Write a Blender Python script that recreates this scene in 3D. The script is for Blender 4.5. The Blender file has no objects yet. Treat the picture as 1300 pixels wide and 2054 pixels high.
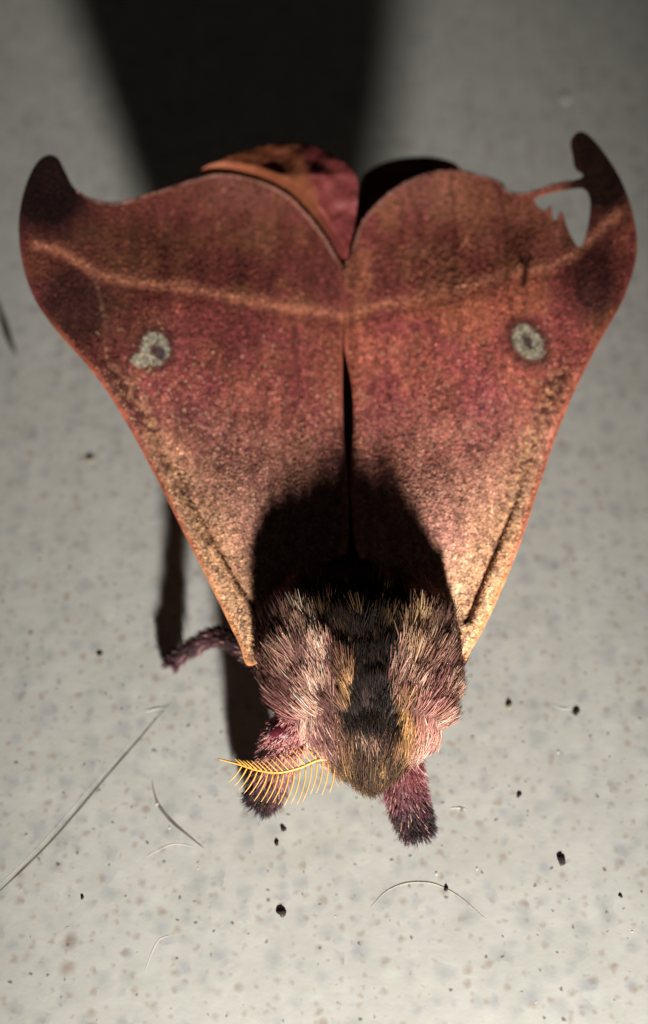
import bpy, math
import numpy as np

# ------------------------------------------------------------------ units: work in millimetres, build in metres
S = 0.001
rng = np.random.default_rng(7)
sc = bpy.context.scene
col = sc.collection

# ------------------------------------------------------------------ camera
PW, PH = 1300.0, 2054.0
PITCH, VFOV, DIST = math.radians(58), math.radians(36), 120.0
FPX = PH / 2 / math.tan(VFOV / 2)
CAM = np.array([0, -DIST * math.cos(PITCH), DIST * math.sin(PITCH)])
FW = np.array([0, math.cos(PITCH), -math.sin(PITCH)])
RT = np.array([1.0, 0, 0])
UP = np.cross(RT, FW)
cd = bpy.data.cameras.new('camera')
cam = bpy.data.objects.new('camera', cd)
col.objects.link(cam)
cam.location = CAM * S
cam.rotation_euler = (math.pi / 2 - PITCH, 0, 0)
cd.sensor_fit = 'VERTICAL'
cd.sensor_height = 24
cd.lens = 12 / math.tan(VFOV / 2)
cd.clip_start = 0.002
cd.clip_end = 5
cd.dof.use_dof = True
cd.dof.focus_distance = 0.102
cd.dof.aperture_fstop = 13.0
sc.camera = cam

# ------------------------------------------------------------------ light: one hand torch, low in front of the moth
world = bpy.data.worlds.new('World')
sc.world = world
world.use_nodes = True
world.node_tree.nodes['Background'].inputs[0].default_value = (1, 0.93, 0.88, 1)
world.node_tree.nodes['Background'].inputs[1].default_value = 0.009
LAMP = np.array([28.5, -170.0, 33.5])
ld = bpy.data.lights.new('torch_light', 'SPOT')
ld.energy = 3.9
ld.color = (1.0, 0.965, 0.91)
ld.shadow_soft_size = 0.0055
ld.spot_size = math.radians(35)
ld.spot_blend = 1.0
lo = bpy.data.objects.new('torch_light', ld)
col.objects.link(lo)
lo.location = LAMP * S
aim = np.array([7, -52.0, 0]) - LAMP
aim /= np.linalg.norm(aim)
lo.rotation_euler = (math.acos(-aim[2]), 0, math.atan2(aim[1], aim[0]) - math.pi / 2)
sc.view_settings.view_transform = 'Standard'
sc.view_settings.look = 'None'
sc.view_settings.exposure = 0
sc.view_settings.gamma = 1


# ------------------------------------------------------------------ helpers
def at(px, py, z):
    """photo pixel + height (mm) -> point (mm)"""
    px, py, z = np.broadcast_arrays(np.asarray(px, float), np.asarray(py, float), np.asarray(z, float))
    d = FW + ((px - PW / 2) / FPX)[..., None] * RT + ((PH / 2 - py) / FPX)[..., None] * UP
    return CAM + d * ((z - CAM[2]) / d[..., 2])[..., None]


def proj(p):
    v = np.asarray(p, float) - CAM
    dz = v @ FW
    return np.stack([PW / 2 + FPX * (v @ RT) / dz, PH / 2 - FPX * (v @ UP) / dz], -1)


def lin(*c):
    c = np.array(c, float) / 255
    return np.where(c <= 0.04045, c / 12.92, ((c + 0.055) / 1.055) ** 2.4)


def sst(a, b, x):
    t = np.clip((x - a) / (b - a), 0, 1)
    return t * t * (3 - 2 * t)


def hash2(ix, iy, seed):
    h = (ix.astype(np.int64) * 374761393 + iy.astype(np.int64) * 668265263 + seed * 1442695041) & 0xFFFFFFFF
    h = ((h ^ (h >> 13)) * 1274126177) & 0xFFFFFFFF
    return ((h ^ (h >> 16)) & 0xFFFF) / 65535.0


def vnoise(x, y, seed=0):
    ix, iy = np.floor(x), np.floor(y)
    fx, fy = x - ix, y - iy
    fx, fy = fx * fx * (3 - 2 * fx), fy * fy * (3 - 2 * fy)
    a, b = hash2(ix, iy, seed), hash2(ix + 1, iy, seed)
    c, d = hash2(ix, iy + 1, seed), hash2(ix + 1, iy + 1, seed)
    return (a * (1 - fx) + b * fx) * (1 - fy) + (c * (1 - fx) + d * fx) * fy


def fbm(x, y, seed=0, o=4):
    r, a, t = 0, 0.5, 0
    for k in range(o):
        r = r + a * vnoise(x * 2 ** k, y * 2 ** k, seed + k * 17)
        t += a
        a *= 0.5
    return r / t


def mix(c, d, t):
    t = np.asarray(t)[..., None]
    return c * (1 - t) + np.asarray(d) * t


def sinterp(x, xp, fp):
    g_ = np.linspace(xp[0], xp[-1], 240)
    f_ = np.interp(g_, xp, fp)
    k_ = np.hanning(61)
    k_ /= k_.sum()
    f_ = np.convolve(np.pad(f_, 30, mode='reflect', reflect_type='odd'), k_, 'valid')
    return np.interp(x, g_, f_)


def norm(v):
    return v / np.maximum(np.linalg.norm(v, axis=-1, keepdims=True), 1e-9)


def smooth_path(pts, n, closed=False):
    p = np.array(pts, float)
    if closed:
        p = np.vstack([p[-1], p, p[0], p[1]])
    else:
        p = np.vstack([2 * p[0] - p[1], p, 2 * p[-1] - p[-2]])
    m = len(p) - 3
    u = np.linspace(0, m, n, endpoint=not closed)
    i = np.minimum(u.astype(int), m - 1)
    t = (u - i)[:, None]
    a, b, c, d = p[i], p[i + 1], p[i + 2], p[i + 3]
    return 0.5 * (2 * b + (c - a) * t + (2 * a - 5 * b + 4 * c - d) * t ** 2 + (3 * b - a - 3 * c + d) * t ** 3)


def seg_dist(x, y, poly, closed=False):
    """distance to a polyline, nearest point and arc parameter"""
    P = np.array(poly, float)
    if closed:
        P = np.vstack([P, P[0]])
    best = np.full(x.shape, 1e9)
    bx, by, bt = np.zeros(x.shape), np.zeros(x.shape), np.zeros(x.shape)
    for k in range(len(P) - 1):
        ax, ay = P[k]
        dx, dy = P[k + 1] - P[k]
        t = np.clip(((x - ax) * dx + (y - ay) * dy) / (dx * dx + dy * dy + 1e-9), 0, 1)
        qx, qy = ax + t * dx, ay + t * dy
        d = np.hypot(x - qx, y - qy)
        m = d < best
        best = np.where(m, d, best)
        bx, by, bt = np.where(m, qx, bx), np.where(m, qy, by), np.where(m, k + t, bt)
    return best, bx, by, bt


def inside(x, y, poly):
    P = np.array(poly, float)
    r = np.zeros(x.shape, bool)
    j = len(P) - 1
    for i in range(len(P)):
        xi, yi = P[i]
        xj, yj = P[j]
        if yi != yj:
            r ^= ((yi > y) != (yj > y)) & (x < (xj - xi) * (y - yi) / (yj - yi) + xi)
        j = i
    return r


def mk(name, v, faces, mat, parent=None, color=None, smooth=True, origin=None):
    """faces: list of integer arrays (n,3) / (n,4); v in mm; origin in mm"""
    v = np.asarray(v, float)
    if origin is None:
        origin = np.zeros(3)
    me = bpy.data.meshes.new(name)
    faces = [np.asarray(f, np.int32) for f in faces if len(f)]
    nl = sum(f.size for f in faces)
    nf = sum(len(f) for f in faces)
    me.vertices.add(len(v))
    me.vertices.foreach_set('co', ((v - origin) * S).astype(np.float32).ravel())
    me.loops.add(nl)
    me.loops.foreach_set('vertex_index', np.concatenate([f.ravel() for f in faces]))
    me.polygons.add(nf)
    tot = np.concatenate([np.full(len(f), f.shape[1], np.int32) for f in faces])
    st = np.concatenate([[0], np.cumsum(tot)[:-1]]).astype(np.int32)
    me.polygons.foreach_set('loop_start', st)
    me.update(calc_edges=True)
    me.polygons.foreach_set('use_smooth', np.full(nf, smooth))
    if color is not None:
        a = me.color_attributes.new('pigment', 'FLOAT_COLOR', 'POINT')
        c = np.ones((len(v), 4), np.float32)
        c[:, :3] = np.clip(color, 0, 1)
        a.data.foreach_set('color', c.ravel())
    me.validate()
    me.materials.append(mat)
    o = bpy.data.objects.new(name, me)
    col.objects.link(o)
    if parent is not None:
        o.parent = parent
        pw = np.array(parent.get('_w', (0, 0, 0)), float)
        o.location = (np.asarray(origin) - pw) * S
    else:
        o.location = np.asarray(origin) * S
    return o


def tag(o, label=None, cat=None, group=None, kind=None):
    for k, val in (('label', label), ('category', cat), ('group', group), ('kind', kind)):
        if val:
            o[k] = val
    return o


def tube(path, rad, sides=10, cap=True, flat=None):
    """continuous tapered tube along a path (mm)"""
    p = np.asarray(path, float)
    r = np.broadcast_to(np.asarray(rad, float), (len(p),))
    t = norm(np.gradient(p, axis=0))
    ref = np.array([0.13, 0.21, 1.0])
    a = norm(np.cross(t, ref))
    b = np.cross(t, a)
    ang = np.linspace(0, 2 * math.pi, sides, endpoint=False)
    fl = 1.0 if flat is None else flat
    ring = p[:, None] + r[:, None, None] * (a[:, None] * np.cos(ang)[None, :, None] + b[:, None] * fl * np.sin(ang)[None, :, None])
    v = ring.reshape(-1, 3)
    n = len(p)
    i, j = np.meshgrid(np.arange(n - 1), np.arange(sides), indexing='ij')
    j2 = (j + 1) % sides
    q = np.stack([i * sides + j, i * sides + j2, (i + 1) * sides + j2, (i + 1) * sides + j], -1).reshape(-1, 4)
    fs = [q]
    if cap:
        v = np.vstack([v, p[0], p[-1]])
        k = np.arange(sides)
        c0 = np.stack([np.full(sides, len(v) - 2), (k + 1) % sides, k], -1)
        c1 = np.stack([np.full(sides, len(v) - 1), (n - 1) * sides + k, (n - 1) * sides + (k + 1) % sides], -1)
        fs += [c0, c1]
    return v, fs


def hairs(root, d, length, rad, colr, bend=None, tipcol=None):
    """three-sided tapered hairs: returns v, faces, colours"""
    n = len(root)
    d = norm(d)
    bend = np.zeros((n, 3)) if bend is None else bend
    rnd = norm(rng.normal(size=(n, 3)))
    a = norm(np.cross(d, rnd))
    b = np.cross(d, a)
    ts, rs = (0.0, 0.38, 0.74), (0.85, 1.0, 0.62)
    V = np.zeros((n, 10, 3))
    C = np.zeros((n, 10, 3))
    tipcol = colr if tipcol is None else tipcol
    L = np.asarray(length)[:, None]
    for k, (t, rr) in enumerate(zip(ts, rs)):
        p = root + d * L * t + bend * L * t * t
        for s in range(3):
            an = 2 * math.pi * s / 3
            V[:, k * 3 + s] = p + (a * math.cos(an) + b * math.sin(an)) * (np.asarray(rad) * rr)[:, None]
            C[:, k * 3 + s] = colr * (1 - t) + tipcol * t
    V[:, 9] = root + d * L + bend * L
    C[:, 9] = tipcol
    q, tr = [], []
    for k in range(2):
        for s in range(3):
            s2 = (s + 1) % 3
            q.append((k * 3 + s, k * 3 + s2, k * 3 + 3 + s2, k * 3 + 3 + s))
    for s in range(3):
        tr.append((6 + s, 6 + (s + 1) % 3, 9))
    base = (np.arange(n) * 10)[:, None, None]
    Q = (np.array(q)[None] + base).reshape(-1, 4)
    T = (np.array(tr)[None] + base).reshape(-1, 3)
    return V.reshape(-1, 3), [Q, T], C.reshape(-1, 3)


# ------------------------------------------------------------------ materials
def new_mat(name):
    m = bpy.data.materials.new(name)
    m.use_nodes = True
    nt = m.node_tree
    return m, nt, nt.nodes['Principled BSDF']


def nd(nt, t, **kw):
    n = nt.nodes.new(t)
    for k, v in kw.items():
        setattr(n, k, v)
    return n


def pigment_mat(name, rough, spec, bump=0.0, bscale=3500, var=0.25, sheen=0.0, bdist=0.00006):
    m, nt, b = new_mat(name)
    at_ = nd(nt, 'ShaderNodeAttribute', attribute_name='pigment')
    geo = nd(nt, 'ShaderNodeTexCoord')
    nz = nd(nt, 'ShaderNodeTexNoise')
    nz.inputs['Scale'].default_value = bscale
    nz.inputs['Detail'].default_value = 3
    nt.links.new(geo.outputs['Object'], nz.inputs['Vector'])
    mr = nd(nt, 'ShaderNodeMapRange')
    mr.inputs['From Min'].default_value = 0.3
    mr.inputs['From Max'].default_value = 0.7
    mr.inputs['To Min'].default_value = 1 - var
    mr.inputs['To Max'].default_value = 1 + var
    nt.links.new(nz.outputs['Fac'], mr.inputs['Value'])
    mx = nd(nt, 'ShaderNodeVectorMath', operation='SCALE')
    nt.links.new(at_.outputs['Color'], mx.inputs[0])
    nt.links.new(mr.outputs['Result'], mx.inputs['Scale'])
    nt.links.new(mx.outputs['Vector'], b.inputs['Base Color'])
    b.inputs['Roughness'].default_value = rough
    b.inputs['Specular IOR Level'].default_value = spec
    if sheen:
        b.inputs['Sheen Weight'].default_value = sheen
        b.inputs['Sheen Roughness'].default_value = 0.4
    if bump:
        bp = nd(nt, 'ShaderNodeBump')
        bp.inputs['Strength'].default_value = bump
        bp.inputs['Distance'].default_value = bdist
        nt.links.new(nz.outputs['Fac'], bp.inputs['Height'])
        nt.links.new(bp.outputs['Normal'], b.inputs['Normal'])
    return m


def plain_mat(name, c, rough=0.5, spec=0.4, var=0.2, scale=2500, trans=0.0, alpha=1.0):
    m, nt, b = new_mat(name)
    geo = nd(nt, 'ShaderNodeTexCoord')
    nz = nd(nt, 'ShaderNodeTexNoise')
    nz.inputs['Scale'].default_value = scale
    nt.links.new(geo.outputs['Object'], nz.inputs['Vector'])
    r = nd(nt, 'ShaderNodeValToRGB')
    c = np.array(c)
    r.color_ramp.elements[0].position = 0.3
    r.color_ramp.elements[1].position = 0.7
    r.color_ramp.elements[0].color = (*(c * (1 - var)), 1)
    r.color_ramp.elements[1].color = (*np.clip(c * (1 + var), 0, 1), 1)
    nt.links.new(nz.outputs['Fac'], r.inputs['Fac'])
    nt.links.new(r.outputs['Color'], b.inputs['Base Color'])
    b.inputs['Roughness'].default_value = rough
    b.inputs['Specular IOR Level'].default_value = spec
    b.inputs['Transmission Weight'].default_value = trans
    b.inputs['Alpha'].default_value = alpha
    return m


def floor_mat():
    m, nt, b = new_mat('speckled_floor')
    tc = nd(nt, 'ShaderNodeTexCoord')
    sep = nd(nt, 'ShaderNodeVectorMath', operation='SCALE')
    sep.inputs['Scale'].default_value = 1000.0           # metres -> millimetres
    nt.links.new(tc.outputs['Object'], sep.inputs[0])
    V = sep.outputs['Vector']
    warp = nd(nt, 'ShaderNodeTexNoise')
    warp.inputs['Scale'].default_value = 1.7
    nt.links.new(V, warp.inputs['Vector'])
    wv = nd(nt, 'ShaderNodeVectorMath', operation='MULTIPLY_ADD')
    wv.inputs[1].default_value = (0.5, 0.5, 0)
    nt.links.new(warp.outputs['Color'], wv.inputs[0])
    nt.links.new(V, wv.inputs[2])
    # cloudy base
    n1 = nd(nt, 'ShaderNodeTexNoise')
    n1.inputs['Scale'].default_value = 0.28
    n1.inputs['Detail'].default_value = 5
    nt.links.new(V, n1.inputs['Vector'])
    r1 = nd(nt, 'ShaderNodeValToRGB')
    r1.color_ramp.elements[0].position = 0.35
    r1.color_ramp.elements[1].position = 0.65
    r1.color_ramp.elements[0].color = (0.60, 0.595, 0.535, 1)
    r1.color_ramp.elements[1].color = (0.665, 0.655, 0.60, 1)
    nt.links.new(n1.outputs['Fac'], r1.inputs['Fac'])
    cur = r1.outputs['Color']

    def spots(scale, thr, soft, colr, amt, seed, keep):
        nonlocal cur
        off = nd(nt, 'ShaderNodeVectorMath', operation='ADD')
        off.inputs[1].default_value = (seed * 13.7, seed * 7.3, seed * 3.1)
        nt.links.new(wv.outputs['Vector'], off.inputs[0])
        vo = nd(nt, 'ShaderNodeTexVoronoi')
        vo.voronoi_dimensions = '2D'
        vo.inputs['Scale'].default_value = scale
        nt.links.new(off.outputs['Vector'], vo.inputs['Vector'])
        # radius differs from cell to cell, some cells carry no spot
        sp = nd(nt, 'ShaderNodeSeparateColor')
        nt.links.new(vo.outputs['Color'], sp.inputs['Color'])
        rad = nd(nt, 'ShaderNodeMapRange')
        rad.inputs['From Min'].default_value = 1 - keep
        rad.inputs['From Max'].default_value = 1.0
        rad.inputs['To Min'].default_value = 0
        rad.inputs['To Max'].default_value = thr
        nt.links.new(sp.outputs['Red'], rad.inputs['Value'])
        sub = nd(nt, 'ShaderNodeMath', operation='SUBTRACT')
        nt.links.new(rad.outputs['Result'], sub.inputs[0])
        nt.links.new(vo.outputs['Distance'], sub.inputs[1])
        f = nd(nt, 'ShaderNodeMapRange')
        f.inputs['From Min'].default_value = -soft
        f.inputs['From Max'].default_value = soft
        f.inputs['To Min'].default_value = 0
        f.inputs['To Max'].default_value = amt
        nt.links.new(sub.outputs['Value'], f.inputs['Value'])
        gate = nd(nt, 'ShaderNodeMath', operation='GREATER_THAN')
        gate.inputs[1].default_value = 1 - keep
        nt.links.new(sp.outputs['Red'], gate.inputs[0])
        g2 = nd(nt, 'ShaderNodeMath', operation='MULTIPLY')
        nt.links.new(f.outputs['Result'], g2.inputs[0])
        nt.links.new(gate.outputs['Value'], g2.inputs[1])
        mx = nd(nt, 'ShaderNodeMix', data_type='RGBA')
        nt.links.new(g2.outputs['Value'], mx.inputs['Factor'])
        nt.links.new(cur, mx.inputs[6])
        mx.inputs[7].default_value = (*colr, 1)
        cur = mx.outputs[2]

    spots(0.55, 0.34, 0.22, lin(160, 165, 168), 0.45, 1, 0.55)
    spots(0.80, 0.30, 0.20, lin(160, 166, 174), 0.40, 2, 0.45)
    spots(0.75, 0.20, 0.12, lin(164, 136, 118), 0.50, 3, 0.55)
    spots(1.30, 0.22, 0.14, lin(168, 140, 122), 0.42, 4, 0.40)
    spots(0.45, 0.30, 0.25, lin(222, 222, 212), 0.55, 5, 0.50)
    spots(0.85, 0.10, 0.05, lin(98, 82, 76), 0.75, 6, 0.28)
    for (sx, sy, sr, amt) in ((140, 1888, 0.75, 0.55), (134, 1942, 0.8, 0.6), (250, 1912, 0.5, 0.55), (52, 1920, 0.5, 0.3), (105, 1888, 0.35, 0.5)):
        q_ = at(sx, sy, 0)
        ds = nd(nt, 'ShaderNodeVectorMath', operation='DISTANCE')
        ds.inputs[1].default_value = tuple(q_ + np.array([0.25, 0.25, 0]))
        nt.links.new(wv.outputs['Vector'], ds.inputs[0])
        f = nd(nt, 'ShaderNodeMapRange', interpolation_type='SMOOTHSTEP')
        f.inputs['From Min'].default_value = 0.0
        f.inputs['From Max'].default_value = sr
        f.inputs['To Min'].default_value = amt
        f.inputs['To Max'].default_value = 0
        nt.links.new(ds.outputs['Value'], f.inputs['Value'])
        mx = nd(nt, 'ShaderNodeMix', data_type='RGBA')
        nt.links.new(f.outputs['Result'], mx.inputs['Factor'])
        nt.links.new(cur, mx.inputs[6])
        mx.inputs[7].default_value = (*lin(150, 118, 98), 1)
        cur = mx.outputs[2]
    nt.links.new(cur, b.inputs['Base Color'])
    b.inputs['Roughness'].default_value = 0.42
    b.inputs['Specular IOR Level'].default_value = 0.45
    nb = nd(nt, 'ShaderNodeTexNoise')
    nb.inputs['Scale'].default_value = 0.9
    nb.inputs['Detail'].default_value = 4
    nb.inputs['Roughness'].default_value = 0.45
    nt.links.new(V, nb.inputs['Vector'])
    bp = nd(nt, 'ShaderNodeBump')
    bp.inputs['Strength'].default_value = 0.2
    bp.inputs['Distance'].default_value = 0.00008
    nt.links.new(nb.outputs['Fac'], bp.inputs['Height'])
    nt.links.new(bp.outputs['Normal'], b.inputs['Normal'])
    return m


M_floor = floor_mat()
M_wing = pigment_mat('wing_membrane', 0.62, 0.25, bump=0.5, bscale=4200, var=0.12)
M_scale = pigment_mat('wing_scale', 0.45, 0.5, var=0.15, bscale=6000)
M_fur = pigment_mat('fur', 0.55, 0.16, var=0.12, bscale=5000)
M_skin = pigment_mat('cuticle', 0.7, 0.2, bump=0.5, var=0.25)
M_eye = plain_mat('eye_lens', lin(78, 22, 34), 0.4, 0.5, 0.2, 6000)
M_ant = plain_mat('antenna_horn', lin(198, 148, 68), 0.45, 0.4, 0.12, 4000)
M_grit = plain_mat('grit', lin(52, 44, 42), 0.7, 0.3, 0.4, 6000)
M_gritg = plain_mat('grit_olive', lin(120, 112, 88), 0.6, 0.4, 0.3, 6000)
M_fibre = plain_mat('fibre', lin(196, 184, 166), 0.4, 0.4, 0.15, 3000, alpha=0.55)
M_scratch = plain_mat('scratch_shade', lin(126, 120, 110), 0.45, 0.3, 0.3, 900)  # dark tone paints the shaded wall of a scratch groove
M_clear = plain_mat('clear_bead', lin(205, 203, 192), 0.12, 0.6, 0.05, 3000)

# ------------------------------------------------------------------ floor
g = 450.0
floor = mk('floor', [(-g, -g, 0), (g, -g, 0), (g, g, 0), (-g, g, 0)], [np.array([[0, 1, 2, 3]])], M_floor)
tag(floor, 'pale grey speckled floor', None, None, 'structure')


def ridge(name, pts, w, h, n=40, mat=None, parent=floor, lab=None):
    """a low raised burr of floor material, or a shade-painted strip, along a scratch (pixels -> mm)"""
    p = smooth_path([at(x, y, 0.0) for x, y in pts], n)
    t = norm(np.gradient(p, axis=0))
    s = np.stack([-t[:, 1], t[:, 0], 0 * t[:, 0]], 1)
    k = np.linspace(0, 1, n)
    prof = np.sin(np.pi * np.clip(k, 0, 1)) ** 0.6 * (0.7 + 0.6 * vnoise(k * 9, k * 0, len(pts) + int(w * 100)))
    wob = (fbm(k * 5, k * 0 + 3, 5) - 0.5) * w * 0.8
    c = p + s * wob[:, None]
    prof_u = [(-1.0, -0.03), (-0.55, 0.35), (-0.1, 1.0), (0.3, 0.35), (0.55, -0.02), (1.0, -0.03)]
    rows = [c + s * (u * w * prof)[:, None] + np.array([0, 0, 1]) * (hh * h * (prof if hh > 0 else 1.0 + 0 * prof))[:, None] for u, hh in prof_u]
    m = len(rows)
    v = np.stack(rows, 1).reshape(-1, 3)
    i, j = np.meshgrid(np.arange(n - 1), np.arange(m - 1), indexing='ij')
    q = np.stack([i * m + j, (i + 1) * m + j, (i + 1) * m + j + 1, i * m + j + 1], -1).reshape(-1, 4)
    return mk(name, v, [q], mat or M_floor, parent)


ridge('scratch', [(345, 1405), (280, 1480), (200, 1575), (110, 1680), (40, 1750), (-30, 1815)], 0.13, 0.005, 90, M_scratch)  # near-flat dark strip, stands in for the groove's shaded side
ridge('scratch', [(330, 1408), (262, 1488), (180, 1582), (90, 1685), (20, 1755), (-40, 1808)], 0.08, 0.008, 90)
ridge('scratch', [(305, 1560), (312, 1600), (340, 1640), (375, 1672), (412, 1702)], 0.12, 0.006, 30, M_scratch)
ridge('scratch', [(283, 1730), (310, 1708), (350, 1692), (400, 1700)], 0.10, 0.012, 24)
ridge('scratch', [(286, 1975), (300, 1920), (318, 1885), (345, 1874)], 0.10, 0.012, 24)
ridge('scratch', [(285, 1430), (310, 1421), (340, 1418)], 0.12, 0.025, 14)
ridge('scratch', [(900, 1622), (920, 1619), (940, 1624)], 0.10, 0.02, 14)
ridge('scratch', [(1105, 1412), (1130, 1420), (1150, 1417)], 0.12, 0.02, 14)


def lump(cx, cy, r, h, mat, name, seed, parent=None, squash=1.0):
    """an irregular little grain sitting on the floor"""
    c = at(cx, cy, 0.0)
    rr = np.random.default_rng(seed)
    nu, nv = 10, 6
    v = []
    ph = rr.uniform(0, 6.28, 6)
    for a in range(nv):
        th = math.pi * a / (nv - 1)
        for k in range(nu):
            f = 2 * math.pi * k / nu
            w = 1 + 0.22 * math.sin(2 * f + ph[0]) + 0.16 * math.sin(3 * f + ph[1] + th * 2) + 0.12 * math.sin(5 * f + ph[2] + 3 * th)
            v.append((r * w * math.sin(th) * math.cos(f), r * squash * w * math.sin(th) * math.sin(f), h * 0.5 * math.cos(th)))
    v = np.array(v)
    v[:, 2] = v[:, 2] - v[:, 2].min() - 0.45 * h
    q = [(a * nu + k, a * nu + (k + 1) % nu, (a + 1) * nu + (k + 1) % nu, (a + 1) * nu + k) for a in range(nv - 1) for k in range(nu)]
    return mk(name, v + c, [np.array(q)], mat, parent, origin=c)


# ------------------------------------------------------------------ the moth
C0 = np.array([2.0, -14.0, 0.0])
moth = bpy.data.objects.new('moth', None)
col.objects.link(moth)
moth.location = C0 * S
moth.empty_display_size = 0.01
moth['_w'] = tuple(C0)
tag(moth, 'reddish brown moth with hooked wingtips and furry pinkish thorax', 'moth')

# --- wing outlines, in the coordinates of the photograph, given depth by wing_z below
OUT_L = [(505, 1335), (478, 1288), (430, 1190), (370, 1072), (310, 952), (250, 842), (188, 748), (112, 660), (70, 598), (46, 530), (38, 450),
         (48, 385), (68, 335), (92, 312), (115, 316), (130, 342), (150, 378), (185, 400), (235, 406), (300, 388), (380, 362), (430, 350), (480, 353),
         (540, 371), (590, 402), (640, 460), (670, 508), (688, 545), (690, 640), (687, 720), (689, 860), (698, 1000), (690, 1150), (600, 1260)]
OUT_R = [(918, 1330), (948, 1300), (990, 1220), (1040, 1100), (1080, 980), (1110, 890), (1150, 790), (1200, 690), (1250, 600), (1277, 510),
         (1272, 440), (1250, 370), (1216, 312), (1182, 272), (1160, 265), (1146, 282), (1150, 312), (1156, 338), (1172, 352), (1150, 362), (1110, 370),
         (1060, 386), (1018, 384), (1002, 364), (960, 350), (905, 340), (850, 350), (800, 372), (752, 412), (722, 452), (702, 512), (690, 548), (692, 640),
         (692, 700), (706, 780), (708, 860), (704, 1000), (730, 1150), (830, 1270)]
HOLE_R = [(1070, 400), (1092, 424), (1104, 412), (1112, 446), (1126, 424), (1140, 462), (1158, 494), (1170, 488), (1180, 450), (1184, 405), (1172, 378), (1140, 380), (1100, 388)]
TEAR_R = [(1042, 518), (1050, 528), (1062, 520), (1055, 545), (1052, 575), (1046, 560), (1048, 540)]
MIDY, MIDX = [240, 545, 880, 1000, 1150, 1340], [692, 690, 696, 701, 710, 715]
CL = np.array([(300, 38), (450, 38), (530, 46), (598, 70), (660, 112), (748, 188), (842, 250), (952, 310), (1072, 370), (1190, 430), (1288, 478), (1340, 506)], float)
CR = np.array([(260, 1272), (440, 1275), (510, 1278), (600, 1250), (690, 1200), (790, 1150), (890, 1110), (980, 1080), (1100, 1040), (1220, 990), (1300, 948), (1340, 915)], float)
GROOVE_L = [(330, 930), (392, 1010), (440, 1100), (478, 1165), (512, 1222)]
GROOVE_R = [(1060, 930), (1030, 1010), (1000, 1085), (965, 1170), (935, 1245)]


def wing_z(side, px, py):
    xm = np.interp(py, MIDY, MIDX)
    c = CL if side < 0 else CR
    xc = np.interp(py, c[:, 0], c[:, 1])
    s = np.clip((px - xm) / (xc - xm), 0, 1.1)
    zr = sinterp(py, [260, 300, 540, 880, 1150, 1340], [16.0, 15.6, 13.4, 10.3, 10.0, 9.4])
    if side < 0:
        zc = sinterp(py, [260, 300, 540, 880, 1290, 1340], [20.6, 20.2, 17.0, 11.6, 7.6, 7.3])
    else:
        zc = sinterp(py, [260, 300, 540, 880, 1300, 1340], [19.4, 18.9, 15.8, 11.0, 7.6, 7.3])
    k = s ** 1.6
    z = zr * (1 - k) + zc * k
    z = z + 0.9 * np.sin(np.pi * np.clip(s, 0, 1)) ** 2 * sst(1250, 950, py) * sst(420, 620, py)     # slight belly of the membrane
    z = z - 0.38 * np.exp(-(s / 0.03) ** 2) - (0.12 if side < 0 else 0.0)                               # inner edges dip where they meet
    z = z + (fbm(px / 110, py / 150, 3 + side, 2) - 0.5) * 0.32 * sst(0.0, 0.15, s)
    # vein corrugation radiating from the wing base
    bx, by = (540, 1290) if side < 0 else (900, 1300)
    an = np.arctan2(np.abs(px - bx), by - py)
    z = z + 0.05 * np.sin(an * 34 + 2.0 * fbm(px / 200, py / 200, 9)) * sst(1150, 800, py)
    gl = GROOVE_L if side < 0 else GROOVE_R
    d, _, _, tg = seg_dist(px, py, gl)
    z = z - 0.30 * np.exp(-(d / 6.0) ** 2) * sst(0.2, 2.2, tg) * (0.45 + 0.8 * fbm(px / 25, py / 25, 15))
    dc = np.abs(px - xc)
    z = z + 0.10 * np.exp(-((dc - 22) / 16.0) ** 2) * sst(650, 800, py)                                   # thick leading edge
    if side > 0:                                                                                          # torn margin curls
        z = z + 0.5 * sst(450, 350, py) * sst(1000, 1100, px) * sst(1185, 1120, px)
    return z


def wing_pos(side, px, py):
    return at(px, py, wing_z(side, px, py))


PM_L = [(72, 492), (110, 500), (150, 520), (200, 552), (260, 566), (350, 576), (430, 591), (520, 610), (600, 622), (692, 636)]
PM_R = [(690, 634), (760, 617), (850, 600), (930, 577), (1000, 556), (1050, 546), (1110, 535), (1160, 505), (1195, 468), (1240, 430)]


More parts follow.
